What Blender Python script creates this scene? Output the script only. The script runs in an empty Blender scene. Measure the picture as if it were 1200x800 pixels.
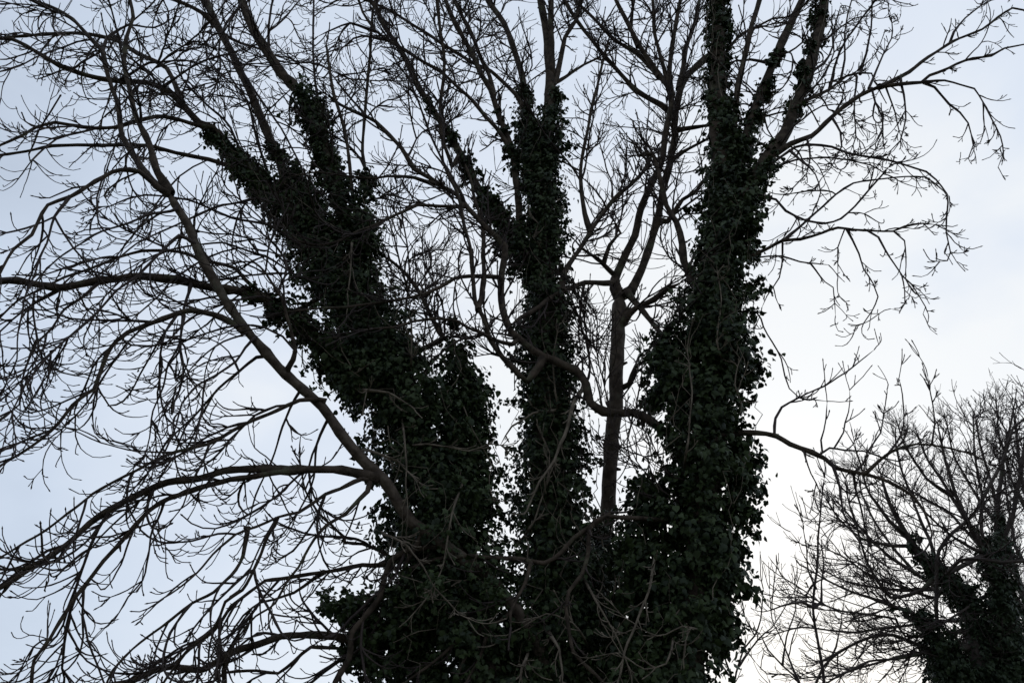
import bpy, math, random
import numpy as np

S = bpy.context.scene
rng = random.Random(11)
nrng = np.random.default_rng(11)
R_ = math.radians

# ------------------------------------------------------------------ camera
PITCH, FPX, CAMZ = 30.0, 900.0, 1.6
cam = bpy.data.objects.new('camera', bpy.data.cameras.new('camera'))
S.collection.objects.link(cam)
cam.location = (0, 0, CAMZ)
cam.rotation_euler = (R_(90 + PITCH), 0, 0)
cam.data.sensor_width = 36
cam.data.lens = 36 * FPX / 1200
cam.data.clip_start = 0.05
cam.data.clip_end = 3000
S.camera = cam

# ------------------------------------------------------------------ sky and sun (bright cloud, low sun behind the tree, low on the right)
SUN_EL, SUN_AZ = 16.0, 20.0                # azimuth clockwise from +Y
W = bpy.data.worlds.new('World'); S.world = W; W.use_nodes = True
nt = W.node_tree; N = nt.nodes; Lk = nt.links
for n in list(N): N.remove(n)
sd = (math.sin(R_(SUN_AZ)) * math.cos(R_(SUN_EL)), math.cos(R_(SUN_AZ)) * math.cos(R_(SUN_EL)), math.sin(R_(SUN_EL)))
out = N.new('ShaderNodeOutputWorld'); bg = N.new('ShaderNodeBackground'); bg.inputs['Strength'].default_value = 0.1
sky = N.new('ShaderNodeTexSky'); sky.sky_type = 'NISHITA'; sky.sun_disc = False
sky.sun_elevation = R_(SUN_EL); sky.sun_rotation = R_(SUN_AZ)
tc = N.new('ShaderNodeTexCoord')
dot = N.new('ShaderNodeVectorMath'); dot.operation = 'DOT_PRODUCT'; dot.inputs[1].default_value = sd
Lk.new(tc.outputs['Generated'], dot.inputs[0])
noi = N.new('ShaderNodeTexNoise'); noi.inputs['Scale'].default_value = 3.0; noi.inputs['Detail'].default_value = 5; noi.inputs['Roughness'].default_value = 0.5; noi.inputs['Distortion'].default_value = 0.4
mp = N.new('ShaderNodeMapping'); mp.inputs['Scale'].default_value = (1, 1, 1.8); mp.inputs['Location'].default_value = (3.1, 1.7, 0.4)
Lk.new(tc.outputs['Generated'], mp.inputs['Vector']); Lk.new(mp.outputs['Vector'], noi.inputs['Vector'])
nm = N.new('ShaderNodeMath'); nm.operation = 'MULTIPLY_ADD'; nm.inputs[1].default_value = 0.50; nm.inputs[2].default_value = -0.25
Lk.new(noi.outputs['Fac'], nm.inputs[0])
ad = N.new('ShaderNodeMath'); ad.operation = 'ADD'; Lk.new(dot.outputs['Value'], ad.inputs[0]); Lk.new(nm.outputs[0], ad.inputs[1])
mr = N.new('ShaderNodeMapRange'); mr.inputs['From Min'].default_value = -1.0; mr.inputs['From Max'].default_value = 1.0
Lk.new(ad.outputs[0], mr.inputs['Value'])
cr = N.new('ShaderNodeValToRGB')
cr.color_ramp.interpolation = 'LINEAR'
for e_, (p, c) in enumerate([(0.0, (.28, .31, .36)), (0.68, (.465, .54, .66)), (0.80, (.64, .73, .87)), (0.92, (.78, .85, .96)), (0.995, (.93, .96, .99))]):
    e = cr.color_ramp.elements[e_] if e_ < 2 else cr.color_ramp.elements.new(p)
    e.position = p; e.color = (*c, 1)
Lk.new(mr.outputs['Result'], cr.inputs['Fac'])
sc_ = N.new('ShaderNodeVectorMath'); sc_.operation = 'SCALE'; sc_.inputs['Scale'].default_value = 10.0
Lk.new(cr.outputs['Color'], sc_.inputs[0])
mx = N.new('ShaderNodeMix'); mx.data_type = 'RGBA'; mx.inputs['Factor'].default_value = 0.93
Lk.new(sky.outputs['Color'], mx.inputs['A']); Lk.new(sc_.outputs['Vector'], mx.inputs['B'])
Lk.new(mx.outputs['Result'], bg.inputs['Color']); Lk.new(bg.outputs[0], out.inputs[0])

sun = bpy.data.objects.new('sun', bpy.data.lights.new('sun', 'SUN')); S.collection.objects.link(sun)
sun.data.energy = 0.5; sun.data.angle = R_(25); sun.data.color = (1, .96, .9)
sun.rotation_euler = (R_(90 - SUN_EL), 0, R_(180 - SUN_AZ))
S.view_settings.view_transform = 'Standard'; S.view_settings.look = 'None'
S.view_settings.exposure = 0.0; S.view_settings.gamma = 1.0; S.view_settings.use_curve_mapping = False

# ------------------------------------------------------------------ materials
def mat(name, c0, c1, scale, rough=.85, bump=.0, c2=None, spec=.3, bscale=None, per_leaf=False):
    m = bpy.data.materials.new(name); m.use_nodes = True
    n = m.node_tree.nodes; l = m.node_tree.links
    b = n['Principled BSDF']; b.inputs['Roughness'].default_value = rough
    b.inputs['Specular IOR Level'].default_value = spec
    t = n.new('ShaderNodeTexCoord'); z = n.new('ShaderNodeTexNoise')
    z.inputs['Scale'].default_value = scale; z.inputs['Detail'].default_value = 6
    l.new(t.outputs['Object'], z.inputs['Vector'])
    r = n.new('ShaderNodeValToRGB'); r.color_ramp.elements[0].color = (*c0, 1); r.color_ramp.elements[1].color = (*c1, 1)
    r.color_ramp.elements[0].position = .38; r.color_ramp.elements[1].position = .62
    src = z.outputs['Fac']
    if per_leaf:
        g = n.new('ShaderNodeNewGeometry'); a = n.new('ShaderNodeMath'); a.operation = 'MULTIPLY_ADD'
        a.inputs[1].default_value = .35; l.new(g.outputs['Random Per Island'], a.inputs[0])
        s = n.new('ShaderNodeMath'); s.operation = 'MULTIPLY'; s.inputs[1].default_value = .7; l.new(z.outputs['Fac'], s.inputs[0])
        l.new(s.outputs[0], a.inputs[2]); src = a.outputs[0]
    l.new(src, r.inputs['Fac']); col = r.outputs['Color']
    if c2:
        z2 = n.new('ShaderNodeTexNoise'); z2.inputs['Scale'].default_value = scale * .35; z2.inputs['Detail'].default_value = 8; z2.inputs['Roughness'].default_value = .7
        l.new(t.outputs['Object'], z2.inputs['Vector'])
        q = n.new('ShaderNodeMapRange'); q.inputs['From Min'].default_value = .56; q.inputs['From Max'].default_value = .68
        l.new(z2.outputs['Fac'], q.inputs['Value'])
        x = n.new('ShaderNodeMix'); x.data_type = 'RGBA'; x.inputs['B'].default_value = (*c2, 1)
        l.new(q.outputs['Result'], x.inputs['Factor']); l.new(col, x.inputs['A']); col = x.outputs['Result']
    l.new(col, b.inputs['Base Color'])
    if bump:
        z3 = n.new('ShaderNodeTexNoise'); z3.inputs['Scale'].default_value = bscale or scale * 2; z3.inputs['Detail'].default_value = 5
        mp_ = n.new('ShaderNodeMapping'); mp_.inputs['Scale'].default_value = (1, 1, .35)
        l.new(t.outputs['Object'], mp_.inputs['Vector']); l.new(mp_.outputs['Vector'], z3.inputs['Vector'])
        bp = n.new('ShaderNodeBump'); bp.inputs['Strength'].default_value = bump; bp.inputs['Distance'].default_value = .03
        l.new(z3.outputs['Fac'], bp.inputs['Height']); l.new(bp.outputs['Normal'], b.inputs['Normal'])
    return m
M_BARK = mat('bark', (.040, .029, .021), (.105, .078, .057), 9, .9, .9, (.12, .125, .075), bscale=26)
M_TWIG = mat('twig_bark', (.040, .028, .025), (.075, .056, .050), 5, .8)
M_POLE = mat('smooth_brown_bark', (.060, .043, .032), (.135, .105, .08), 9, .9, .9, (.13, .125, .09), bscale=26)
M_OLD = mat('weathered_vine_bark', (.12, .096, .072), (.25, .205, .155), 7, .9)
M_IVY = mat('ivy_leaf', (.015, .026, .010), (.052, .076, .027), 2.2, .5, spec=.26, per_leaf=True)
M_FARIVY = mat('far_ivy_leaf', (.022, .036, .018), (.05, .072, .034), 2.2, .5, spec=.3, per_leaf=True)
M_FAR = mat('far_bark', (.055, .043, .038), (.10, .08, .07), 4, .9, c2=(.07, .085, .045))
M_GROUND = mat('winter_grass', (.035, .045, .018), (.075, .075, .035), .8, .95, .3)

# ------------------------------------------------------------------ helpers
def px2w(x, y, Y):
    """the point of the vertical plane at distance Y that the photograph shows at x, y"""
    s, c = math.sin(R_(PITCH)), math.cos(R_(PITCH))
    a, b = (x - 600) / FPX, (400 - y) / FPX
    t = Y / (c - s * b)
    return (a * t, Y, CAMZ + t * (s + c * b)), t / FPX        # and the size of one pixel there

class Mesh:
    def __init__(s): s.v = []; s.q = []; s.t = []; s.n = 0
    def tube(s, P, R, k=6, rough=0.0):
        """P (m,n,3) many paths of equal length"""
        P = np.asarray(P, float); R = np.asarray(R, float)
        if P.ndim == 2: P = P[None]; R = R[None]
        m, n, _ = P.shape
        T = np.gradient(P, axis=1); T /= np.linalg.norm(T, axis=2, keepdims=True) + 1e-9
        U = np.zeros_like(P)
        ref = np.where(np.abs(T[:, :1, 2:3]) > .8, np.array([[[1., 0, 0]]]), np.array([[[0, 0, 1.]]]))[:, 0]
        for i in range(n):
            u = ref - (ref * T[:, i]).sum(1, keepdims=True) * T[:, i]
            u /= np.linalg.norm(u, axis=1, keepdims=True) + 1e-9
            U[:, i] = u; ref = u
        Vv = np.cross(T, U)
        a = np.arange(k) * 2 * math.pi / k
        RR = np.repeat(R[:, :, None], k, 2)
        if rough:                                                # ridges and hollows of old bark
            w = nrng.normal(size=(m, n, k)); w = .5 * w + .25 * np.roll(w, 1, 1) + .25 * np.roll(w, -1, 1)
            w = w + np.repeat(nrng.normal(size=(m, 1, k)), n, 1) * .6
            RR = RR * (1 + rough * w)
        ring = P[:, :, None] + RR[..., None] * (np.cos(a)[None, None, :, None] * U[:, :, None] + np.sin(a)[None, None, :, None] * Vv[:, :, None])
        idx = s.n + np.arange(m * n * k).reshape(m, n, k)
        A = idx[:, :-1]; B = idx[:, 1:]
        q = np.stack([A, np.roll(A, -1, 2), np.roll(B, -1, 2), B], -1).reshape(-1, 4)
        s.v.append(ring.reshape(-1, 3)); s.q.append(q); s.n += m * n * k
    def tris(s, V, F):
        s.v.append(V); s.t.append(F + s.n); s.n += len(V)
    def build(s, name, material, parent=None, smooth=True, kind=None):
        me = bpy.data.meshes.new(name)
        V = np.concatenate(s.v).astype(np.float32)
        if parent is not None: V = V - np.array(WORLD[parent.name], np.float32)
        q = np.concatenate(s.q) if s.q else np.zeros((0, 4), int)
        t = np.concatenate(s.t) if s.t else np.zeros((0, 3), int)
        me.vertices.add(len(V)); me.vertices.foreach_set('co', V.ravel())
        me.loops.add(q.size + t.size); me.loops.foreach_set('vertex_index', np.concatenate([q.ravel(), t.ravel()]).astype(np.int32))
        me.polygons.add(len(q) + len(t))
        st = np.concatenate([np.arange(len(q)) * 4, q.size + np.arange(len(t)) * 3]).astype(np.int32)
        me.polygons.foreach_set('loop_start', st)
        me.polygons.foreach_set('use_smooth', np.full(len(st), smooth))
        me.update(calc_edges=True); me.materials.append(material)
        o = bpy.data.objects.new(name, me); S.collection.objects.link(o)
        if parent is not None: o.parent = parent; WORLD[o.name] = WORLD[parent.name]
        if kind: o['kind'] = kind
        return o
WORLD = {}

def thing(name, label, cat, loc, group=None):
    o = bpy.data.objects.new(name, None); S.collection.objects.link(o); o.location = loc
    o['label'] = label; o['category'] = cat
    if group: o['group'] = group
    o.empty_display_size = .3
    WORLD[o.name] = loc
    return o

def catmull(P, step, kink=0.0):
    """resample a polyline (n,d) smoothly, about every 'step' units of its first two columns"""
    P = np.asarray(P, float)
    Q = np.vstack([2 * P[0] - P[1], P, 2 * P[-1] - P[-2]])
    o = []
    for i in range(1, len(Q) - 2):
        d = np.linalg.norm(Q[i + 1, :2] - Q[i, :2]); n = max(1, int(d / step))
        for u in np.arange(n) / n:
            a, b, c, e = Q[i - 1], Q[i], Q[i + 1], Q[i + 2]
            o.append(kink * (b + (c - b) * u) + (1 - kink) * .5 * (2 * b + (c - a) * u + (2 * a - 5 * b + 4 * c - e) * u * u + (3 * b - a - 3 * c + e) * u ** 3))
    o.append(P[-1]); return np.array(o)

def smooth_noise(n, amp, r=nrng, k=4):
    x = r.normal(size=(n // k + 4, 3)); t = np.linspace(0, len(x) - 1.001, n); i = t.astype(int); f = (t - i)[:, None]
    f = f * f * (3 - 2 * f)
    return amp * (x[i] * (1 - f) + x[i + 1] * f)

# a branch traced in the photograph -> its centre line and radii in the world
PATHS = {}        # key -> (pixel points, world points, radii)
def parse(s): return [tuple(float(v) for v in p.split(',')) for p in s.split()]
def trace(key, parent, pts, w0, w1, dY, Y0=None, extend=True, step=9, power=1.0):
    p = parse(pts) if isinstance(pts, str) else list(pts)
    if parent is not None:                                       # rooted on its parent's centre line
        pp = PATHS[parent][0]; d2 = ((pp - p[0]) ** 2).sum(1); q = pp[np.argmin(d2)]
        if d2.min() > 9: p.insert(0, tuple(q))
    x, y = p[-1][:2]
    if extend and (x < 4 or x > 1196 or y < 4 or y > 796):      # carry on outside the frame to a natural tip
        d = np.array(p[-1][:2]) - np.array(p[-2][:2]); d /= np.linalg.norm(d)
        L = 25 + 16 * w1; q = np.array(p[-1][:2])
        for k in range(3):
            a = rng.uniform(-.25, .25); d = np.array([d[0] * math.cos(a) - d[1] * math.sin(a), d[0] * math.sin(a) + d[1] * math.cos(a)])
            q = q + d * L / 3; p.append(tuple(q))
        ext = True
    else: ext = False
    C = catmull(p, step, .45)[:, :2]
    seg = np.linalg.norm(np.diff(C, axis=0), axis=1); s = np.concatenate([[0], np.cumsum(seg)]); u = s / s[-1]
    if Y0 is None:
        pp, pw, _ = PATHS[parent]; Y0 = pw[np.argmin(((pp - C[0]) ** 2).sum(1)), 1]
    Y = Y0 + dY * u ** .8
    if key.startswith('pale'): Y = Y + .75 * np.clip(1 - u / .22, 0, 1)      # they come out of the leaves
    w = w0 + (w1 - w0) * u ** power
    if ext:
        ue = 1 - L / s[-1]
        w = np.where(u < ue, w0 + (w1 - w0) * (u / max(ue, 1e-3)) ** power, w1 + (1.0 - w1) * np.clip((u - ue) / (1 - ue), 0, 1))
    P = np.zeros((len(C), 3)); R = np.zeros(len(C))
    for i in range(len(C)):
        P[i], k = px2w(C[i, 0], C[i, 1], Y[i]); R[i] = w[i] * k * .5
    nz = smooth_noise(len(C), 1.0, k=4) * np.minimum(.22 * R + .005, .014)[:, None]; nz[0] = 0
    P = P + nz
    PATHS[key] = (C, P, R)
    return key

# ------------------------------------------------------------------ twigs that grow from a branch
def norm(v):
    l = math.sqrt(v[0] * v[0] + v[1] * v[1] + v[2] * v[2]) + 1e-9; return (v[0] / l, v[1] / l, v[2] / l)

class Twigs:
    """collects twig centre lines, grouped so that alike ones are skinned together"""
    def __init__(s): s.g = {}
    def add(s, P, R, k): s.g.setdefault((len(P), k), []).append((P, R))
    def mesh(s):
        m = Mesh()
        for (n, k), L in s.g.items(): m.tube(np.array([a for a, _ in L]), np.array([b for _, b in L]), k)
        return m

def grow(T, p, d, L, r, level, droop, hook, maxlev, rmin, wob=.095, spur=1.0):
    n = max(4, min(10, int(L / .055) + 2)) if level else max(5, min(13, int(L / .09) + 2))
    st = L / (n - 1); P = [p]; R = [r]; D = [d]
    bend = (rng.gauss(0, 1), rng.gauss(0, 1), rng.gauss(0, .6))
    for i in range(1, n):
        u = i / (n - 1)
        z = (-droop * (1 - u) * 1.1 + hook * max(0, u - .35) * 2.2) / max(.45, min(1.2, L ** .5))
        d = norm((d[0] + rng.gauss(0, wob) + bend[0] * .085, d[1] + rng.gauss(0, wob) + bend[1] * .085, d[2] + rng.gauss(0, wob) + bend[2] * .06 + z * st * 3.2))
        p = (p[0] + d[0] * st, p[1] + d[1] * st, p[2] + d[2] * st)
        P.append(p); D.append(d); R.append(max(rmin, r * (1 - (.5 if level == 0 else .6) * u)) * (1.0 + (.25 if rng.random() < .25 else 0)))
    # a swollen bud closes each twig
    q = p; P.append((q[0] + d[0] * .012, q[1] + d[1] * .012, q[2] + d[2] * .012)); R.append(R[-1] * 1.5)
    P.append((q[0] + d[0] * .035, q[1] + d[1] * .035, q[2] + d[2] * .035)); R.append(R[-1] * .15)
    T.add(P, R, 4 if level == 0 else 3)
    if level >= maxlev: return
    k = max(1, int(L / (.20 if level == 0 else .26) * spur * rng.uniform(.7, 1.2)))
    for j in range(k):
        i = min(n - 1, max(1, int((.15 + .66 * (j + rng.random() * .8) / k) * n)))
        for side in ((1, -1) if rng.random() < (.5 if level == 0 else .3) else (rng.choice((1, -1)),)):   # ash twigs come in opposite pairs
            t = D[i]; a = norm((rng.gauss(0, 1), rng.gauss(0, 1), rng.gauss(0, 1)))
            c = norm((t[1] * a[2] - t[2] * a[1], t[2] * a[0] - t[0] * a[2], t[0] * a[1] - t[1] * a[0]))
            sp = rng.uniform(.45, .95) * side
            nd = norm((t[0] + c[0] * sp, t[1] + c[1] * sp, t[2] + c[2] * sp + .12))
            nl = L * rng.uniform(.22, .58) * (1 - .4 * i / n) if level == 0 else L * rng.uniform(.25, .6)
            nl = max(.04, min(nl, .7))
            grow(T, P[i], nd, nl, max(rmin, R[i] * .78), level + 1, droop * .6, hook * 1.2, maxlev, rmin, wob, spur)

def dress(T, key, spacing, L0, L1, droop, hook, maxlev=2, start=.12, rmin=.0052, spur=1.0, rmax=.016, longs=.22):
    """side shoots along a traced branch"""
    C, P, R = PATHS[key]
    sl = np.concatenate([[0], np.cumsum(np.linalg.norm(np.diff(P, axis=0), axis=1))]); tot = sl[-1]
    s = tot * start + rng.uniform(0, spacing)
    while s < tot:
        i = min(len(P) - 2, int(np.searchsorted(sl, s))); i = max(1, i); f = s / tot
        t = P[min(i + 1, len(P) - 1)] - P[i - 1]; t = norm(tuple(t))
        for side in ((1, -1) if rng.random() < .4 else (rng.choice((1, -1)),)):
            a = norm((rng.gauss(0, .55), rng.gauss(0, 1), rng.gauss(0, .55)))
            c = norm((t[1] * a[2] - t[2] * a[1], t[2] * a[0] - t[0] * a[2], t[0] * a[1] - t[1] * a[0]))
            sp = rng.uniform(.4, 1.05) * side
            d = norm((t[0] + c[0] * sp, t[1] + c[1] * sp, t[2] + c[2] * sp))
            L = rng.uniform(L0, L1) * (1.15 - .5 * f)
            if rng.random() < .3: L *= .45
            elif rng.random() < longs and R[i] > .012: L *= 2.1
            r = min(rmax, max(rmin, R[i] * .5,   .0062 + .0066 * L))
            grow(T, tuple(P[i]), d, L, min(r, R[i] * .9 + .001), 0, droop, hook, maxlev, rmin, spur=spur)
        s += spacing * rng.uniform(.5, 1.5)
    # the branch runs out in a spray
    t = norm(tuple(P[-1] - P[-3]))
    for k in range(rng.choice((1, 1, 2))):
        grow(T, tuple(P[-1]), norm((t[0] + rng.gauss(0, .3), t[1] + rng.gauss(0, .3), t[2] + rng.gauss(0, .3))), rng.uniform(.25, .6), min(R[-1], rmax), 0, droop, hook, maxlev, rmin, spur=spur)

def limb_mesh(key, sides):
    C, P, R = PATHS[key]
    Rr = R * (1 + .06 * nrng.normal(size=len(R)))
    knots = nrng.random(len(R)) < .10
    Rr = np.where(knots, Rr * 1.18, Rr)
    if len(Rr) > 6: Rr[:5] *= np.array([1.6, 1.4, 1.22, 1.1, 1.04]) if sides < 14 else 1
    Rr[-1] = max(.0012, min(Rr[-1], .2) * .35)
    m = Mesh(); m.tube(P, Rr, sides, .06 if sides >= 8 else .03); return m

# ------------------------------------------------------------------ ivy
LEAF_A = np.array([(0, 0, 0), (.34, -.10, -.04), (.56, .30, -.10), (.30, .44, .0), (0, 1.0, -.12), (-.30, .44, .0), (-.56, .30, -.10), (-.34, -.10, -.04), (0, .33, .09)], float)
LEAF_B = np.array([(0, 0, 0), (.30, .02, -.05), (.44, .34, -.08), (.30, .66, -.06), (0, 1.05, -.14), (-.30, .66, -.06), (-.44, .34, -.08), (-.30, .02, -.05), (0, .42, .07)], float)
LEAF_F = np.array([(8, i, (i + 1) % 8) for i in range(8)])
def leaves(mesh, P, Nn, size):
    """one small folded leaf blade at each point, facing roughly along Nn"""
    n = len(P)
    Nn = Nn / (np.linalg.norm(Nn, axis=1, keepdims=True) + 1e-9)
    down = np.array([0, 0, -1.0]) + nrng.normal(size=(n, 3)) * .55
    Yv = down - (down * Nn).sum(1, keepdims=True) * Nn; Yv /= np.linalg.norm(Yv, axis=1, keepdims=True) + 1e-9
    Xv = np.cross(Yv, Nn)
    pick = nrng.random(n) < .5
    sh = np.where(pick[:, None, None], LEAF_A[None], LEAF_B[None]) * size[:, None, None]
    fold = nrng.uniform(.3, 2.2, n)
    V = P[:, None] + sh[..., :1] * Xv[:, None] + sh[..., 1:2] * Yv[:, None] + sh[..., 2:3] * fold[:, None, None] * Nn[:, None]
    F = (LEAF_F[None] + (np.arange(n) * 9)[:, None, None]).reshape(-1, 3)
    mesh.tris(V.reshape(-1, 3), F)

def ivy_column(mesh, vines, spec, Y, lai=2.3, leaf=(.042, .085), ragged=.55, nvine=1.0):
    """spec: pixel centre line with half widths; leaves sit on short shoots round that line, thick and thin in clumps"""
    C = catmull(spec, 6)
    n = len(C); P = np.zeros((n, 3)); H = np.zeros(n)
    for i in range(n):
        yy = Y(C[i, 0], C[i, 1]) if callable(Y) else Y
        P[i], k = px2w(C[i, 0], C[i, 1], yy); H[i] = max(.02, C[i, 2] * k)
    T = np.gradient(P, axis=0); T /= np.linalg.norm(T, axis=1, keepdims=True)
    ds = np.linalg.norm(np.gradient(P, axis=0), axis=1)
    U = np.cross(T, np.array([0, 1.0, 0])); U /= np.linalg.norm(U, axis=1, keepdims=True); Vv = np.cross(T, U)
    area = 2 * math.pi * H * ds
    ss = np.cumsum(ds); g = nrng.uniform(0, 6.28, 2)
    patch = np.clip(.62 + .55 * np.sin(7.3 * ss + g[0]) + .45 * np.sin(15.7 * ss + g[1]), .06, 1.3)
    area = area * np.where(H < .16, patch, 1)
    mean_leaf = .5 * (np.mean(leaf) ** 2)
    # shoots, each with several leaves
    per = 14
    ns = max(20, int(area.sum() * lai / mean_leaf / per))
    i = nrng.choice(n, ns, p=area / area.sum()); phi = nrng.uniform(0, 2 * math.pi, ns)
    s = np.cumsum(ds)[i]
    k1, k2, k3 = nrng.uniform(0, 6.28, 3)
    lump = .5 * np.sin(3.1 * s + k1 + 1.5 * np.sin(phi + k2)) + .5 * np.sin(6.7 * s + 2 * phi + k3) + .35 * np.sin(13 * s - 3 * phi + k1)
    lump2 = np.sin(5.3 * s + 3 * phi + k2) * np.sin(9.1 * s - phi + k3)
    ext = H[i] * (.70 + ragged * .5 * lump + .12 * lump2 + nrng.normal(size=ns) * .10) + nrng.exponential(.06, ns) * np.minimum(1, H[i] / .25)
    ext = np.clip(ext, .02, None)
    O = np.cos(phi)[:, None] * U[i] + np.sin(phi)[:, None] * Vv[i]
    base = P[i] + T[i] * (nrng.uniform(-.5, .5, ns) * ds[i])[:, None]
    sag = nrng.uniform(-.12, .10, ns) * np.minimum(1, H[i] / .3)
    pts, nn = [], []
    for j in range(per):
        f = .45 + .60 * (j + nrng.random(ns)) / per
        q = base + O * (ext * f)[:, None] + np.array([0, 0, 1.0]) * (sag * f)[:, None] + nrng.normal(size=(ns, 3)) * np.minimum(.058, .30 * H[i])[:, None]
        pts.append(q); nn.append(O * .9 + np.array([0, 0, .45]) + nrng.normal(size=(ns, 3)) * .6)
    # loose sprays and hanging tufts that stand out from the mass
    for _ in range(int(area.sum() * 3.2)):
        b = int(nrng.choice(n, p=area / area.sum())); ph = nrng.uniform(0, 6.28)
        o = math.cos(ph) * U[b] + math.sin(ph) * Vv[b]; h = H[b]
        c0 = P[b] + o * h * nrng.uniform(.75, 1.0); d0 = o + np.array([0, 0, nrng.uniform(-1.0, .5)]) + nrng.normal(size=3) * .25; d0 /= np.linalg.norm(d0)
        Ls = nrng.uniform(.10, .42) * min(1, .25 + h * 1.7); kk = int(10 + Ls * 110)
        f = nrng.random(kk)
        pts.append(c0 + d0 * (f * Ls)[:, None] + np.array([0, 0, -.12]) * (f ** 2)[:, None] * Ls + nrng.normal(size=(kk, 3)) * (.055 * (1 - .5 * f) * min(1, .4 + h))[:, None])
        nn.append(o[None] * .8 + np.array([0, 0, .4]) + nrng.normal(size=(kk, 3)) * .7)
    pts = np.concatenate(pts); nn = np.concatenate(nn)
    leaves(mesh, pts, nn, leaf[0] * .75 + (leaf[1] * 1.15 - leaf[0] * .75) * nrng.beta(1.7, 2.2, len(pts)))
    # woody vine stems that creep over and hang out of the leaves
    for _ in range(int(nvine * area.sum() * 1.7)):
        a = int(nrng.integers(0, n)); ph = nrng.uniform(0, 6.28); L = int(nrng.integers(5, 16)); dirn = nrng.choice((-1, 1)); q = []
        off = nrng.uniform(.95, 1.25)
        for j in range(L):
            b = min(n - 1, max(0, a + dirn * j * 2)); ph += nrng.normal() * .16
            q.append(P[b] + (math.cos(ph) * U[b] + math.sin(ph) * Vv[b]) * (H[b] * off + .02) + nrng.normal(size=3) * .018)
        if np.linalg.norm(q[-1] - q[0]) < .15: continue
        r = nrng.uniform(.0035, .0085)
        vines.add([tuple(v) for v in q], [r * (1 - .5 * j / L) for j in range(L)], 4)

# ================================================================== THE SETTING
def ground():
    n = 60; xs = np.sinh(np.linspace(-4.2, 4.2, n)) * 45; ys = np.sinh(np.linspace(-4.2, 4.2, n)) * 45 + 10
    X, Yg = np.meshgrid(xs, ys)
    Z = .12 * np.sin(X * .21 + 1) * np.sin(Yg * .17) * np.minimum(1, (np.hypot(X, Yg - 9) / 12))
    V = np.stack([X, Yg, Z], -1).reshape(-1, 3); idx = np.arange(n * n).reshape(n, n)
    m = Mesh(); m.v.append(V); m.n = len(V)
    m.q.append(np.stack([idx[:-1, :-1], idx[:-1, 1:], idx[1:, 1:], idx[1:, :-1]], -1).reshape(-1, 4))
    o = m.build('ground', M_GROUND, None, True, 'structure')
ground()

# ================================================================== THE GREAT TREE
tree = thing('ash_tree', 'tall bare many-stemmed tree filling the frame, its stems clad in dark ivy', 'tree', (.6, 9, 0))
STEMS = [
 ('L', '650,1150 615,960 585,850 560,760 530,650 505,560 470,460 430,380 390,310 345,255 300,210 265,172 240,147', 70, 9, 9.3, -.3, 'leaning stem at the left buried in ivy'),
 ('C', '665,1150 652,950 646,800 645,650 643,500 640,400 637,300 638,200 645,100 641,40 633,0', 60, 8, 9.4, .4, 'upright middle stem buried in ivy'),
 ('BS', '690,1150 688,950 693,800 705,660 712,580 718,500 723,420 726,345', 19, 16, 9.7, .4, 'bare brown stem without ivy'),
 ('R', '715,1150 765,950 800,800 820,650 830,500 838,400 842,300 845,200 841,100 842,0', 48, 15, 8.9, .0, 'right stem thick with hanging ivy'),
 ('D', '640,790 616,735 597,707 570,675 530,645 485,615 450,567 412,525 375,477 327,432 295,395 262,350 250,325 232,292 220,262 200,227', 16.5, 9, 9.25, -2.0, 'bare leaning stem crossing in front of the ivy'),
]
for key, pts, w0, w1, Y0, dY, lab in STEMS:
    trace(key, None, pts, w0, w1, dY, Y0, step=11)
    st = limb_mesh(key, 14).build('stem', M_POLE if key in ('BS', 'D') else M_BARK, tree); st['label'] = lab
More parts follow.
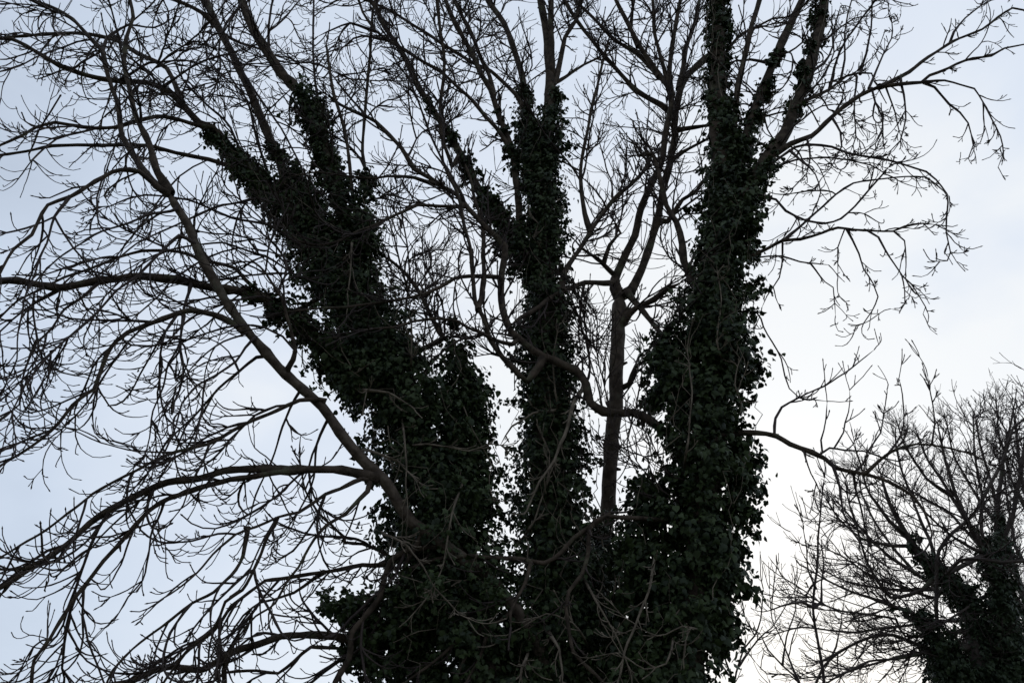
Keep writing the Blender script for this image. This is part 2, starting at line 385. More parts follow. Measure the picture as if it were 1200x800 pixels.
# key, parent, points, width, width at tip, depth change to tip, [twig code]
BR = '''
A L 250,152 235,145 205,112 170,96 145,95 95,86 70,77 40,60 15,47 0,46|8|3.5|-.8
B A 212,117 195,80 162,62 137,47 105,39 50,41 0,45|6|3.5|.5
C1 D 200,227 187,205 175,170 162,137 152,112 147,95 142,72 146,45 155,20 152,0|8|4|-.4
C2 D 200,227 185,218 165,195 142,160 139,125 132,105 125,80 120,60 107,47 85,24 65,12 35,0|8|3|.5
DD L 345,250 328,190 315,160 295,112 280,78 265,50 252,25 240,0|11|8|.5
E DD 256,33 235,15 215,5 203,0|5|4|-.4
F L 415,300 390,210 375,150 355,115 328,85 315,65 300,42 290,20 283,0|15|10|-.3
G DD 262,40 282,50 300,56 325,66 345,72|3|1.5|.6
H F 283,5 265,28 257,50 255,72 240,84 222,80|3|1.6|-.5
I L 270,172 250,150 233,147 212,141 185,137 160,142 135,150 107,151 82,147 65,144 42,150 25,160 0,170|5|3|-1.0
J L 285,200 245,186 205,179 175,172 140,170 100,170 62,172 32,178 0,182|5.5|3|-.7
K D 192,222 165,201 132,202 110,212 82,230 60,240 45,260 37,275 17,292 0,320|6|3|-.9
LL L 425,450 380,405 350,375 315,350 277,341 247,335 212,327 180,325 150,325 120,327 95,332 72,336 37,332 0,329|12|8|-1.9
MM D 285,388 275,380 250,367 227,362 200,371 172,380 150,390 137,400 125,415 110,455 102,460 85,475 70,495 52,512 25,530 0,547|7|3|-.5
NN L 345,365 297,335 275,315 250,307 220,297 190,295 165,295 140,302 107,315 75,325 50,337 20,352 0,372|5|2.5|-1.2
N2 D 228,285 210,275 185,300 160,325 137,340 110,370 80,395 50,425 30,450 15,480 0,492|3.5|2|-1.0
N3 K 82,230 62,255 55,285 35,330 22,380 20,420 8,445|3|1.5|-.4
N4 N2 60,412 58,440 48,470 52,490|2|1.2|.2
O D 435,558 415,553 400,550 370,549 337,550 300,548 262,550 225,560 195,565 170,575 130,595 107,612 80,637 52,657 37,665 0,689|10|5.5|-.8
O2 O 40,664 20,667 0,667|5|3|-.2
P O 345,552 300,556 270,560 225,575 195,585 172,600 150,627 120,657 100,682 82,710 60,747 40,772 36,800|7|4|-.6
P2 P 97,690 96,720 97,745 93,765 80,782 55,797|3|2|.2
P3 P 192,588 180,620 175,650 165,680 150,700 135,725 120,735|2.6|1.3|.3
P4 P 60,748 40,755 30,778|2.5|2|.1
Q D 380,470 350,470 325,480 300,491 270,505 245,520 205,530 175,542 140,562 110,577 87,597 40,630 0,652|5|2.5|-1.1
Q2 Q 205,530 185,530 150,527 118,518 95,508 70,497|2.2|1.3|.3
Q3 Q 245,521 238,540 230,555 215,590 195,620|2.4|1.4|-.3
Rr D 300,395 275,422 250,440 232,452 212,472 205,500 190,535 170,555|3.2|1.8|-.6
Ss D 320,418 300,420 280,435 257,455 232,482 217,500 207,525 200,545|4|2|.4
S2 Ss 280,435 270,417 240,425 215,440 198,444 175,440|1.8|1.2|.3
Tt LL 225,328 215,370 210,400 197,425 192,452 180,482 175,512 168,540|3.4|1.6|-.7
T2 LL 120,328 100,345 75,362 60,385 40,405 25,450 22,475 0,490|3|2|-.4
T3 LL 75,337 60,345 35,360 15,375 0,388|3|2|.4
U D 440,562 425,561 400,572 382,578 362,592 350,600 325,605 300,615 275,625 250,650 217,685 192,702|5|2|-.7
U2 U 291,618 285,650 270,675 250,695 225,707 205,722 180,740 155,760 132,785 125,800|4.5|2.5|-.2
U3 U 325,606 310,640 285,690 265,705 250,738 220,762 200,785 190,800|4|3|.3
X L 450,662 425,662 400,667 375,672 340,677 312,681 300,690 270,710 250,740 225,760 205,778 185,790|5.5|2.5|-.8
X2 X 380,671 365,680 345,695 322,702 305,705 285,720 262,760|4|2|.5
Y O 430,575 407,600 382,615 367,632 357,650 350,665 337,685 322,705 300,722 280,745 262,775|4.5|2|-.3
Y2 L 475,660 460,655 447,647 425,637 405,635 402,627 390,616 372,600 358,575 352,545|4.6|2|-.3
WW L 420,748 392,745 362,744 330,746 300,757 275,762 252,775 235,784 200,780 180,785 150,798|10|7|-.6
W2 WW 268,768 262,785 262,800|6|5|.2
W3 L 430,765 395,758 365,757 345,775 325,788 300,785 265,788 250,798|5|3|-.3
Z1 D 525,640 500,640 475,647 457,660 451,675 445,700 432,717 412,742 407,770 392,800|7|7|-.2
AB D 472,667 500,660 525,654 550,651 575,654 600,655 637,659 657,647 672,630 700,610 715,600|4.5|6|.2
AC R 712,603 692,618 688,650 682,672 667,692 664,712 667,740 672,762 690,785 705,801|6|4|-.7
AD AB 622,659 617,677 603,708 598,735|4.5|3|-.3
A1 D 603,712 587,725 570,735 550,760 532,797|5|4|-.5
A2 A1 570,735 540,747 520,765 475,798|4.5|3|-.3
A3 A1 572,735 562,770 548,800|4|3|-.4
AE R 800,525 787,515 780,507 760,490 740,481 725,482 707,480 692,470 687,450 675,435 650,422 625,412 600,390 590,362 587,342 588,318 592,288 575,270 550,245 535,227 510,212 485,200 470,174 440,142 415,130 395,120 383,110|12|3.5|.2
AF AE 520,216 507,215 485,207 455,207 440,210 400,205 370,202 340,208|4|2|-.8
AG AE 588,325 575,324 550,324 532,327 515,337 495,345 472,350 450,354 407,359 375,360 332,367|5|2|-1.0
AH AE 600,402 577,397 550,385 535,376 510,374 485,377 460,384 425,384|4.5|2.5|-.9
AI AE 618,447 600,430 588,418 577,397 570,380 557,355 555,325 552,300 545,270 540,242 535,225 520,195|7|3.5|-.5
AJ AI 560,360 565,350 567,300 564,262 555,225 545,190|6|3|.6
AK AE 541,241 515,241 490,241 472,249 445,260 420,272 397,282 370,287 350,282 338,272|4|2.5|-.9
AL L 520,395 515,388 500,360 487,335 475,320 450,300 435,305|8|3|.4
CA C 648,90 646,40 646,0|7|6|-.4
CB C 650,95 655,75 662,45 675,25 680,0|6|4|.5
CC C 622,160 622,140 615,105 610,82 600,50 590,27 572,0|9|6|.8
CD C 615,300 590,262 560,222 540,180 515,140 492,102 475,67 450,32 440,10 432,0|12|5|-.5
CE CD 612,290 605,215 600,175 585,140 575,105 560,80 545,52 532,27 522,0|8|5|-.2
CF CE 577,110 570,80 552,40 540,15 532,0|5|4|.4
CG CC 622,142 603,112 575,84 550,72 517,52 490,32 460,15 430,0|5|3|-.6
CH CD 540,180 530,195 527,185 517,160 517,125 520,85 517,50 512,0|4.5|3.5|-.9
CI C 655,95 672,85 685,75 700,68 712,60|4|2.5|.3
BL BS 726,348 722,327 735,295 745,275 752,242 765,212 775,190 780,160 786,125 785,105 775,92 750,57 735,25 722,0|10|4.5|-.3
BR BS 727,348 740,342 752,317 762,287 772,250 778,220 785,195 790,162 792,130 797,105 807,87 825,70 842,56|10.5|6|.3
B1 BL 786,110 784,85 788,50 795,7 797,0|6|4|.4
B2 BL 782,100 775,70 768,40 765,0|5|4|-.5
B3 BR 796,105 807,50 815,25 820,0|6|4|.4
B4 BR 792,140 775,124 760,116 747,108 732,92 707,65 685,37 670,15 660,0|5.5|4|-.4
B5 BL 773,90 765,82 745,62 720,47 700,25 680,7 674,0|5|3|.6
B6 BL 748,55 740,35 742,0|4|3|.4
B7 BL 722,330 717,332 685,330 657,342 632,360 610,372 598,382|6|5|-1.2
B8 B7 658,341 662,320 675,300 692,275 705,255 725,227 740,215 755,200 765,180|6|4|.5
B9 B8 692,273 685,250 681,225 680,200 685,175 692,135 700,100 707,67 715,40|5|2.5|.4
B10 BL 722,324 707,310 682,290 672,280|4.5|3|-.3
B11 B10 707,310 715,287 727,272 722,262 705,268|4|2|-.2
B12 BR 735,342 750,360 770,385 785,400|7|6|-.7
B13 BS 730,378 738,368 755,355 775,341 795,332|7|5|-.5
B14 BS 722,405 730,375 736,358|6|6|-.1
B15 BR 786,190 800,180 825,165 850,150|4|2.5|-.3
B16 BR 792,153 825,147 850,142 900,137 930,128|4.5|2|-.9
B17 BR 782,260 800,235 817,222 832,205 860,190|5|3|-.4
B18 R 828,350 822,345 810,325 802,305 800,285 792,260 780,237 772,205 765,180 748,183 742,170|10|4|.4
B19 BS 727,455 737,450 745,430 757,422 775,420|6|3|-.3
R2 R 860,260 866,240 885,205 905,180 920,155 932,125 945,95 952,60 960,30 965,0|17|11|-.2
R3 R 860,215 872,165 885,130 900,87 915,55 930,20 940,0|11|8|.3
R4 R 853,180 860,137 865,105 872,62 885,20 890,0|7|5.5|-.3
R5 R 842,75 855,55 870,40 890,30 905,22 925,20|4|2|.4
R6 R3 905,75 880,70 862,72 840,80|3|2|.3
RA R2 898,190 907,182 927,170 950,160 965,145 985,127 1007,112 1030,102 1055,99 1080,96 1090,87 1112,80 1140,70 1162,66 1177,57 1200,52|7|2|-.6
RB RA 1035,101 1065,85 1087,67 1115,49 1150,35 1170,20 1187,9 1200,11|4.5|2|.4
RC RB 1112,50 1117,37 1130,22 1150,7 1162,0|2.2|1.6|.2
RE RA 1080,96 1107,94 1125,99 1142,104 1152,120 1162,140 1172,160 1176,180 1170,196|2.6|1.4|-.3
RF RA 1082,97 1095,102 1112,122 1125,132 1135,144 1141,170 1135,185 1125,187|2.2|1.2|.3
RH R2 927,140 930,125 950,117 972,105 992,90 1010,85 1022,86 1024,95|5|2|.5
RI R2 898,195 932,172 950,169 975,172 995,180 1032,186 1065,195 1085,200 1097,210 1110,227 1111,237 1109,255 1109,272 1114,295 1110,305 1101,306|3.5|1.4|-.7
RJ R2 890,205 905,197 932,187 960,185 987,187 1020,193 1040,205|2.8|1.5|-.4
RK R 866,308 880,300 900,291 917,281 937,279 962,272 982,267 1012,269 1047,271 1060,266 1082,261 1097,262|5|1.8|-.5
RL RK 920,281 947,257 965,242 980,229 1000,215 1030,210 1060,207 1085,207 1100,219 1112,230|2.8|1.5|.4
RM R2 880,225 900,232 910,234 922,247 945,259 967,262 985,256 1002,241 1017,224 1032,207 1042,195|3.4|2|-.4
RK1 RK 992,268 1000,282 1007,297 1012,315 1022,332 1029,347 1022,365 1012,379 1004,380|2.2|1.2|.2
RK2 RK 990,268 982,290 982,310 981,325|1.7|1.1|-.2
RK3 RK 1017,269 1030,277 1037,292 1047,310 1055,322 1059,340 1060,355 1055,364 1044,362|2.2|1.2|-.3
RK4 RK3 1055,321 1067,332 1075,345 1084,360 1082,368|1.6|1.1|.2
RK5 RK 1047,271 1060,282 1062,300 1061,320|1.7|1.1|.1
RN R 868,305 900,300 915,300 937,307 955,309 971,311|2.6|1.6|.3
RN2 RN 950,309 967,330 977,337 979,355 979,371|1.7|1.1|-.2
RO RK 917,283 916,307 912,325 898,347 893,360|1.8|1.2|.2
RP R 845,514 870,508 887,507 900,507 912,510 927,522 950,530 965,537 980,547 1000,552 1020,557 1040,565 1057,572 1072,582 1085,600 1092,625|8|2.5|-.8
RQ RP 1015,555 1030,540 1042,530 1060,522 1075,519 1095,521 1115,525 1140,532 1160,545|4|1.8|-.4
RR RP 960,533 972,525 992,527 1012,529 1030,534 1050,540 1075,536|2.4|1.3|.3
RS RP 907,508 909,490 917,477 937,466 965,452 992,437 1007,425 1025,410|3|1.3|.3
RT R 885,365 895,382 905,400 915,420 920,440 925,455 937,467 955,468 970,469|2.2|1.2|-.4
M1 L 430,230 425,180 427,150 430,110 433,60 437,15 440,0|4.5|3|.3
M2 F 415,260 407,165 400,140 390,110 385,82 381,50|4.5|3|-.3
M3 F 372,112 369,95 367,62 367,0|2.6|2.2|.3
M4 F 318,72 315,55 315,30 319,7 321,0|3.2|2.6|-.3
M5 M4 315,36 335,20 347,5 352,0|2|1.6|.3
M6 CE 600,180 582,150 560,126 540,107 520,87 490,70 475,60 440,37 425,15 420,0|5|3|-.7
M8 M6 440,37 410,27 382,37 372,42|2.8|1.6|-.3
M9 M6 452,46 425,42 415,45 400,57 385,60|3|1.6|.4
M10 AE 430,137 392,92 420,85 450,80 465,86|2.4|1.4|.3
M12 AE 480,180 495,155 515,147 530,140|2.4|1.4|.4
M13 AE 545,238 520,190 505,160 490,120 478,90|3.5|2|-.6
M14 L 470,420 480,330 478,290 470,250 465,215|3.2|1.6|.5
M15 L 500,440 497,400 500,360 498,320 495,290|2.6|1.5|.2
M16 DD 280,78 300,110 330,150 350,190 360,215|3|2|-.7
M17 A 140,95 175,75 215,70 250,80 275,100|3|1.6|-.6
M18 A 190,103 215,85 240,70 270,65 300,80|2.8|1.5|-.7
M19 C2 120,60 125,45 150,30 180,32 205,20|3|1.6|.4
M20 L 290,195 270,150 240,120 215,95 200,60|3.5|1.8|-.6
M21 L 320,225 300,160 290,120 270,90 255,60|3.5|1.8|.6
M22 L 345,260 310,235 260,240 215,260 160,285 120,320|3.6|1.6|-1.1
M23 L 370,300 320,265 270,255 220,235 170,228 120,245|3.6|1.6|-1.3
M24 L 360,330 310,300 260,285 200,292 150,320 110,360|3.4|1.5|-1.5
M25 D 208,245 180,250 150,262 110,275 70,300 40,330|3.4|1.5|-.5
M26 D 290,390 262,400 235,420 210,450|2.4|1.3|-.3
M27 D 350,460 330,500 318,540 300,580 290,620|3|1.6|.4
M28 D 385,490 372,520 368,560 350,600 320,640|3.2|1.6|.6
M29 D 335,440 345,410 340,380 330,350 310,320 290,300|5|2.4|-.5
KN8 O 300,548 298,541|6|4|-.1
KN9 P 140,640 142,646|5|4|0
KN10 P 78,716 72,715|4|3|0
V1 RH 1008,87 1016,62 1022,32 1022,3|2.4|1.8|.2
V2 RH 1004,90 1001,115 1001,140 1003,160 997,178|2.2|1.3|-.3
V3 RA 1022,103 1026,120 1033,138 1035,152 1026,168 1012,180|2.2|1.3|-.3
V4 RB 1055,90 1060,110 1062,140 1055,165 1045,176 1036,184|2.4|1.3|-.4
V5 RA 1038,100 1046,122 1051,142 1056,162|2|1.2|.2
V6 RH 972,104 978,80 984,60 992,45 1010,22 1022,4|2.8|1.8|-.4
V7 RH 985,96 990,70 989,40 994,15 998,0|2.6|1.8|.3
V8 RA 1018,104 1035,65 1045,45 1045,27 1040,10|2.2|1.2|.3
V9 R2 958,48 970,45 985,32 1000,22 1020,18|2.4|1.3|-.3
V10 R2 950,85 965,75 975,55 978,30 985,8|2.6|1.6|.4
V11 R2 940,112 955,100 968,85 978,62 975,40|2.6|1.5|-.4
V12 RI 925,176 940,190 955,205 962,225 955,245|2.2|1.3|-.3
V13 RA 945,163 950,185 945,205 930,220 918,228|2.2|1.2|-.4
V14 RA 975,138 985,155 987,172 978,190 968,205|2.2|1.2|-.4
V15 RH 960,112 972,128 985,135 995,132|2|1.2|.3
V16 RM 935,254 925,270 912,280|1.8|1.1|.2
V17 R3 908,65 925,62 940,50 950,30|2.6|1.5|-.6
V18 R2 915,170 930,148 942,140 962,125 985,122|2.6|1.5|-.7
X10 AE 706,480 700,450 692,420 686,390 684,360|1.9|1.2|.3
X11 AE 712,480 706,440 697,405 693,370|1.7|1.1|-.2
X12 BS 726,470 745,440 752,420 770,430|2|1.2|-.3
X13 BS 719,520 740,530 755,535 768,550|1.8|1.1|-.2
X14 R 792,560 765,540 745,530 728,532|1.9|1.1|-.5
X15 AE 742,482 738,500 735,520 742,545 752,560|1.8|1.1|.2
X16 AE 745,482 748,460 752,430 755,405|1.8|1.1|-.2
X17 R 800,590 770,570 745,540 735,510 733,490|2.2|1.2|-.4
X18 C 668,470 685,500 700,515 706,510|2|1.2|-.3
X19 CC 640,300 672,330 690,360 700,390|2|1.2|-.4
KN1 BS 722,428 733,424|9|7|0
KN2 BS 714,548 727,548|9|7|0
KN3 BS 716,486 727,483|8|6|-.1
U1 RQ 1042,530 1055,510 1059,487 1057,462 1054,442|2|1.1|.1
U2b RQ 1092,520 1096,497 1092,472 1086,440|2|1.1|-.1
U3b RR 1017,529 1032,507 1036,485 1039,455|1.8|1.1|.1
U4 RR 977,524 987,507 994,482 996,457|1.9|1.1|.0
U5 RR 964,530 962,515 967,492 969,471|1.8|1.1|-.1
U6 RP 942,528 950,555 960,575 962,598|1.9|1.2|-.2
U7 RP 975,545 984,570 990,600 1000,625 1017,645|3.5|2|-.4
U8 RP 1000,553 1005,580 1012,610 1022,650|2.6|1.6|.3
'''
import re
for line in BR.strip().splitlines():
    head, w0, w1, dY = line.split('|')
    tok = head.split(); key, parent = tok[0], tok[1]
    trace(key, parent, ' '.join(tok[2:]), float(w0), float(w1), float(dY))
    w0 = float(w0); w1 = float(w1)
    b = limb_mesh(key, 12 if w0 >= 9 else 8 if w0 >= 4.5 else 6).build('branch', M_BARK if w0 >= 4 else M_TWIG, tree)
    C, P, R = PATHS[key]
    x, y = C[len(C) // 2]; x1, y1 = C[-1]
    T = Twigs()
    if key.startswith('KN'):
        continue
    if x < 430:                   # the wide left side: arching, drooping sprays that hook upwards
        dress(T, key, .42, .45, 1.55, .5, .85, 2, .10, spur=.72)
    elif x > 880 and x < 1050 and y < 200:
        dress(T, key, .24, .15, .75, .45, .8, 2, .15, spur=.6)
    elif x > 880 and y < 420:     # right side: sparse, hanging
        dress(T, key, .30, .15, .55, .75, .9, 2, .2, spur=.55)
    elif x > 880:
        dress(T, key, .38, .12, .45, -.3, .5, 1, .15, spur=.5)
    elif y > 600:
        dress(T, key, .35, .2, .7, .3, .5, 1, .15)
    else:
        dress(T, key, .24, .35, 1.3, -.1, .5, 2, .15, spur=.75, longs=.3)
    T.mesh().build('twigs', M_TWIG, b, kind='stuff')

# weathered bare shoots that hang in front of the ivy
PALE = '''
D 575,690 565,677 535,681 517,696|2.4|1.4|-.3|0
R 770,640 765,667 760,692 747,725 730,772 725,800|3|2.4|0|-.75
R 790,740 780,777 755,784 737,772 728,765|2.4|1.4|0|-.8
C 682,672 700,707 710,722 727,757 740,790|2.6|1.6|-.2|-.9
AE 685,445 682,455 672,470 660,510 650,540 632,565 622,585|5|2.5|-.3|0
C 668,477 625,485 600,500 585,520|3.2|1.8|-.3|-.5
L 415,455 430,457 455,460 480,475|3.2|1.8|-.2|-.65
D 425,527 432,527 465,540 478,552|4|2|.1|0
L 470,524 500,520 550,527 572,519|2.2|1.3|-.1|-.75
L 412,275 413,285 410,325 408,345|2.2|1.5|0|-.6
L 356,365 355,380 354,410|3|2|0|-.55
L 480,440 484,400 482,370|2.4|1.5|0|-.6
L 545,560 530,600 520,660 500,700|2.4|1.4|0|-.9
L 470,480 475,520 477,580 478,610|2.2|1.4|-.1|-.75
C 640,300 625,278 630,262|2|1.2|0|-.4
C 655,500 650,450 648,420 655,380|2.4|1.4|0|-.5
C 605,640 625,610 640,570 645,530|2.6|1.5|0|-.7
R 800,560 805,520 812,460 806,420|2.6|1.6|0|-.6
R 850,440 840,400 846,350 838,310|2.4|1.4|0|-.5
R 870,480 862,450 866,420|2|1.2|0|-.5
L 440,620 480,640 510,690 540,720|2.4|1.4|-.1|-.9
C 690,760 672,730 640,720 610,735|2.6|1.4|-.1|-.9
C 620,760 612,780 608,800|4|3|-.2|-1
C 640,735 655,760 660,800|3.4|2.5|-.2|-1
R 830,740 800,735 770,745 750,735|2.2|1.2|0|-.7
'''
for ln in PALE.strip().splitlines():
    head, w0, w1, dY, off = ln.split('|'); tok = head.split(); key = 'pale' + tok[1]
    pp, pw, _ = PATHS[tok[0]]; c0 = parse(tok[1])[0]
    y0 = pw[np.argmin(((pp - c0) ** 2).sum(1)), 1] + float(off)
    trace(key, None, ' '.join(tok[1:]), float(w0), float(w1), float(dY), y0, extend=False)
    b = limb_mesh(key, 6).build('branch', M_OLD, tree)
    T = Twigs(); dress(T, key, .3, .12, .45, .2, .5, 1, .2, longs=0); T.mesh().build('twigs', M_OLD, b, kind='stuff')

# ================================================================== IVY ON ITS STEMS
def stemY(key, off=0.0):
    pp, pw, _ = PATHS[key]
    def f(x, y): return pw[np.argmin(((pp - (x, y)) ** 2).sum(1)), 1] + off
    return f
IVY = [
 ('dense dark ivy cladding the leaning left stem and its limbs', 'L', [
   ('575,830,105 540,740,86 520,650,74 510,580,64 490,500,57 465,440,51 430,380,48 398,330,40 368,290,29 335,248,20 300,210,15 270,180,12 240,150,8', 'L', 0),
   ('425,300,20 410,250,17 396,220,15 380,180,12 372,150,13 366,128,16 356,108,12 343,92,5', 'F', 0),
   ('428,290,14 428,235,10 427,190,6', 'L', -.2),
   ('385,275,20 360,232,15 338,200,12 316,168,5', 'DD', 0),
   ('430,455,34 380,405,22 350,375,17 315,350,12 285,342,8 262,338,3', 'LL', 0),
   ('500,690,36 470,720,36 430,715,26 380,705,12', 'L', -.4),
   ('500,760,44 460,765,36 420,760,24 390,768,11', 'WW', .1)]),
 ('small pointed cone of ivy on a broken stub between the left and middle stems', 'L', [
   ('548,600,42 545,540,38 541,480,30 537,430,21 534,395,11 532,370,4', 'L', .15)]),
 ('dense dark ivy cladding the upright middle stem', 'C', [
   ('655,830,80 650,700,60 648,620,48 645,540,40 643,460,36 640,400,33 637,330,26 637,250,24 638,190,21 648,130,11 650,92,5', 'C', 0),
   ('625,215,18 620,150,12 612,100,6', 'CC', 0),
   ('615,305,22 590,262,15 560,222,11 540,180,8 515,140,6 497,108,3', 'CD', 0),
   ('605,205,7 592,160,5 580,120,3', 'CE', 0),
   ('690,830,74 700,740,44 705,660,26 712,605,12', 'BS', 0)]),
 ('thick hanging ivy cladding the right stem and its fork', 'R', [
   ('772,830,66 796,760,52 806,700,50 814,640,50 822,570,50 828,500,52 832,440,52 834,390,45 838,340,38 845,290,32 850,220,24 848,160,16 841,100,12 841,0,12 842,-70,9', 'R', 0),
   ('862,270,20 878,225,16 895,190,12 912,165,6', 'R2', 0),
   ('940,95,4 946,65,8 957,30,8 962,-10,9 966,-40,6', 'R2', 0),
   ('918,152,4 930,128,9 940,104,8 948,80,4', 'R2', 0),
   ('862,215,11 880,150,9 897,105,8 913,62,6', 'R3', 0),
   ('765,700,40 752,630,26 757,565,22', 'R', .15),
   ('790,470,32 780,420,26 775,390,14', 'R', .1),
   ('866,600,20 870,560,18 868,520,16', 'R', 0), ('745,830,60 742,770,42 738,715,26 735,690,12', 'R', .2), ('842,775,10 846,750,22 844,720,20 842,700,8', 'R', 0), ('846,690,26 848,650,26 850,620,16', 'R', -.1)]),
]
for lab, key, cols in IVY:
    C, P, R = PATHS[key]
    iv = thing('climbing_ivy', lab, 'ivy', tuple(P[0]))
    m = Mesh(); vn = Twigs()
    for spec, yk, off in cols:
        ivy_column(m, vn, parse(spec), stemY(yk, off), lai=2.2 if key == 'R' else 2.3, leaf=(.05, .098) if key == 'R' else (.042, .085))
    m.build('leaves', M_IVY, iv, True, 'stuff')
    vn.mesh().build('vine_stems', M_OLD, iv, True, 'stuff')

# ================================================================== TREES BEHIND, LOW ON THE RIGHT
def far_tree(label, loc, stems, brs, Y0, ivy=None, tw=(), sid=''):
    t = thing('bare_tree', label, 'tree', loc, 'bare trees low on the right')
    for i, (pts, w0, w1, dY) in enumerate(stems):
        k = sid + 'S%d' % i; trace(k, None, pts, w0, w1, dY, Y0, step=10)
        b = limb_mesh(k, 10).build('trunk' if i == 0 else 'stem', M_FAR, t)
        T = Twigs(); dress(T, k, *tw); T.mesh().build('twigs', M_TWIG, b, kind='stuff')
    for i, (par, pts, w0, w1, dY) in enumerate(brs):
        k = sid + 'B%d' % i; trace(k, sid + par, pts, w0, w1, dY, step=10)
        b = limb_mesh(k, 6).build('branch', M_FAR, t)
        T = Twigs(); dress(T, k, *tw); T.mesh().build('twigs', M_TWIG, b, kind='stuff')
    return t
# key args of dress: spacing, L0, L1, droop, hook, maxlev, start, rmin, spur, rmax
far_tree('bushy bare tree with ivied forks behind the long right branch', (px2w(1160, 850, 17)[0][0], 17, 0),
  [('1165,990 1160,880 1150,800 1140,737 1137,712 1120,682 1100,670 1080,655 1060,625 1042,590 1030,550', 30, 2, 0),
   ('1175,850 1176,780 1177,725 1170,687 1155,650 1140,622 1120,580 1108,540 1100,500', 12, 2, -.8),
   ('1180,830 1178,760 1172,700 1172,650 1170,600 1174,550 1184,500 1190,470', 12, 2, .8)],
  [('S0', '1120,800 1110,770 1090,742 1070,720 1045,710 1020,700 990,690 965,678 945,665', 8, 1.8, -1),
   ('S0', '1112,790 1090,765 1075,755 1050,744 1030,742 1005,752 982,765 965,782 958,798', 5, 2.6, .8),
   ('S0', '1107,760 1097,712 1097,675 1100,645 1115,625 1140,605 1162,562 1175,540 1187,500 1200,490', 5, 2.6, -1.2),
   ('S0', '1097,660 1090,632 1075,600 1060,560 1050,525 1048,500', 4, 1.6, 1),
   ('S1', '1110,672 1125,657 1145,654 1175,659 1200,657', 5, 4, -1.5),
   ('S0', '1070,640 1045,640 1010,630 985,610 965,580', 4, 1.6, .7),
   ('S0', '1060,625 1042,610 1020,580 1008,545 1000,520', 4, 1.6, -.6),
   ('S0', '1100,672 1080,690 1042,700 1017,660 1005,620 995,590 990,560', 4.5, 1.6, -1),
   ('S1', '1160,660 1150,620 1150,580 1142,530 1140,480', 5, 1.6, .8),
   ('S2', '1172,650 1185,610 1195,560 1200,520', 6, 4, -.5),
   ('S0', '1060,745 1050,725 1020,720 980,715 950,700 925,690', 4, 1.5, -.5),
   ('S0', '1097,700 1060,690 1020,675 985,650 960,640', 4, 1.5, .9),
   ('S0', '1100,760 1060,770 1020,775 985,790 970,800', 4, 2, -.9),
   ('S2', '1173,690 1150,700 1120,720 1095,735', 4, 2, -1.2),
   ('S1', '1150,645 1120,630 1085,600 1065,570', 4, 1.6, -.9)],
  17, tw=(.21, .6, 1.9, .05, .4, 2, .15, .0056, .55, .015, 0), sid='fa')
far_tree('finely twigged pale bare tree farthest back at the right edge', (px2w(1230, 850, 23)[0][0], 23, 0),
  [('1235,950 1232,850 1225,760 1215,680 1205,600 1197,560 1192,510 1188,480', 18, 1.8, 0),
   ('1226,790 1200,700 1175,620 1160,560 1148,520 1142,485', 9, 1.6, -1),
   ('1222,770 1185,690 1150,640 1115,580 1088,540 1072,500', 8, 1.6, 1),
   ('1222,800 1160,740 1100,690 1040,650 1000,610 975,580', 8, 1.6, -.8),
   ('1230,780 1240,680 1245,600 1240,500', 9, 2, 0)],
  [('S2', '1150,640 1110,600 1060,570 1025,550', 4, 1.4, 1),
   ('S1', '1175,620 1150,590 1120,540 1105,480', 4, 1.4, .6),
   ('S3', '1100,690 1040,690 990,680 950,660', 4, 1.4, -.5),
   ('S3', '1140,725 1080,730 1000,740 940,735 900,745', 4, 1.4, .8),
   ('S0', '1205,600 1185,560 1172,510 1166,460', 4, 1.4, -.6),
   ('S0', '1215,680 1190,640 1180,580 1176,530', 4, 1.4, 1.2),
   ('S3', '1070,670 1030,620 1010,580 1005,540', 3.6, 1.4, .8),
   ('S2', '1115,580 1085,560 1060,520 1050,490', 3.6, 1.4, -.8),
   ('S3', '1160,740 1110,760 1050,770 980,790 930,795', 4, 1.4, -.8)],
  23, tw=(.145, .7, 1.9, -.08, .3, 2, .1, .0046, .6, .010, 0), sid='fb')
fiv = thing('climbing_ivy', 'ivy on the forked trunk of the bushy tree low at the right', 'ivy', (px2w(1160, 850, 17)[0][0], 17, .02))
m = Mesh(); vn = Twigs()
for spec, yk in [('1172,850,36 1160,790,24 1144,737,14 1130,700,14 1110,675,12 1085,657,9 1062,625,5', 'faS0'),
                 ('1182,840,30 1183,770,20 1178,725,14 1168,680,10 1152,645,9 1140,620,5', 'faS1'),
                 ('1182,760,20 1173,690,13 1172,640,10 1170,600,5', 'faS2'), ('1118,790,22 1100,750,13 1075,722,8 1048,711,5', 'faB0'),
                 ('1115,800,28 1100,768,15 1080,757,6', 'faB1')]:
    ivy_column(m, vn, parse(spec), stemY(yk), lai=3.2, leaf=(.05, .10), nvine=.4)
m.build('leaves', M_FARIVY, fiv, True, 'stuff'); vn.mesh().build('vine_stems', M_OLD, fiv, True, 'stuff')

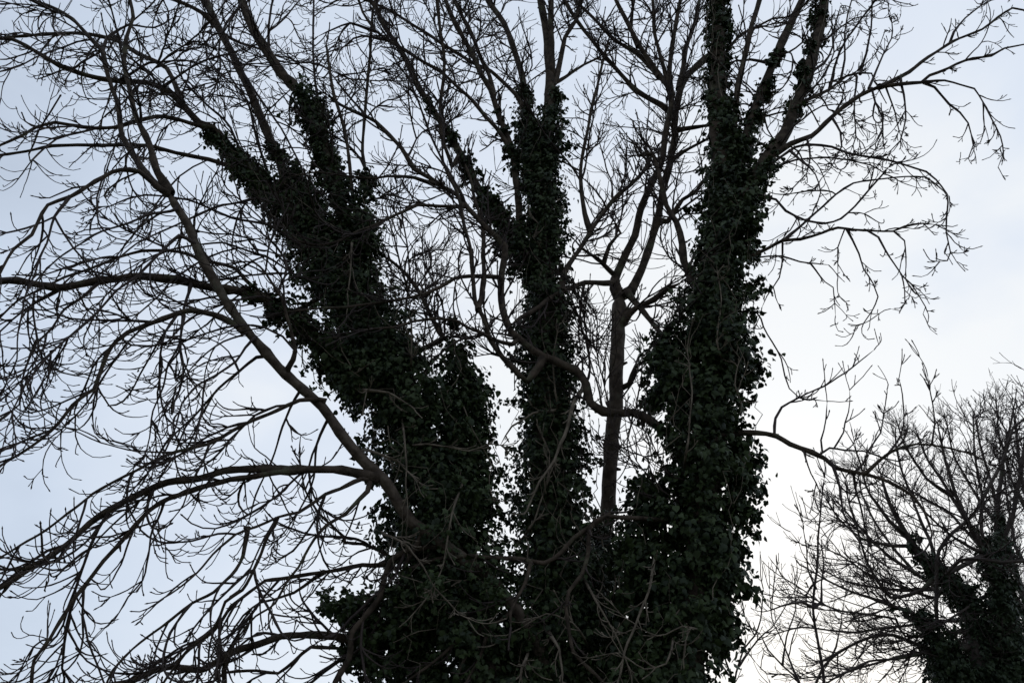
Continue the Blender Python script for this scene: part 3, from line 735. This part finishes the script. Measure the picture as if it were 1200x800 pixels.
# slender saplings below the long right branch
def sapling(label, pts, w0, w1, brs, Y0, sid):
    p0 = parse(pts)[0]; g = px2w(p0[0], p0[1], Y0)[0]
    # run the stem down to the ground
    full = [tuple(px2w_ground(p0[0], Y0))] + parse(pts)
    t = thing('sapling', label, 'sapling', (g[0], Y0, 0))
    trace(sid, None, full, w0, w1, -.3, Y0, extend=False)
    b = limb_mesh(sid, 6).build('stem', M_TWIG, t)
    T = Twigs(); dress(T, sid, .45, .15, .5, -.3, .4, 1, .55, .004, .6, longs=0); T.mesh().build('twigs', M_TWIG, b, kind='stuff')
    for i, (pp, a, c, dY) in enumerate(brs):
        k = sid + str(i); trace(k, sid, pp, a, c, dY, extend=False)
        b = limb_mesh(k, 5).build('branch', M_TWIG, t)
        T = Twigs(); dress(T, k, .3, .12, .4, -.2, .5, 1, .2, .004, .6); T.mesh().build('twigs', M_TWIG, b, kind='stuff')
def px2w_ground(x, Y):
    s, c = math.sin(R_(PITCH)), math.cos(R_(PITCH))
    e = math.atan2(-CAMZ, Y) - R_(PITCH)
    return x, 400 - FPX * math.tan(e)
sapling('slender upright sapling in front of the bushy tree', '966,900 964,800 962,775 957,740 954,712 957,670 959,625 961,590 965,560', 7, 1.6,
  [('954,712 940,706 915,710 905,714 906,687 909,670', 2.6, 1.2, -.2), ('954,712 962,705 962,682 966,662 962,630', 2.4, 1.2, .1),
   ('956,645 937,635 926,622', 1.6, 1.1, .2), ('962,775 975,768 983,745 990,700', 2, 1.1, .2), ('957,690 948,670 945,640 940,612', 1.8, 1.1, -.2)], 11.5, 'sa')
sapling('low leaning sapling just right of the ivy at the bottom', '868,900 860,800 872,762 885,745 892,725 894,690', 5, 1.4,
  [('866,780 880,760 905,735 925,700', 2.2, 1.1, .2), ('860,800 850,770 868,742 862,715', 2, 1.1, -.2), ('885,745 873,722 866,700', 1.5, 1.1, -.1)], 10.5, 'sb')
sapling('thin many-twigged sapling leaning left beneath the slender upright one', '950,900 937,800 917,780 900,762 890,742', 5, 1.6,
  [('937,800 920,760 905,725 902,690', 2.2, 1.1, .2), ('917,780 922,745 932,715 930,685', 2, 1.1, -.2), ('937,800 925,790 900,790 885,775', 1.8, 1.1, -.1)], 12.5, 'sc')
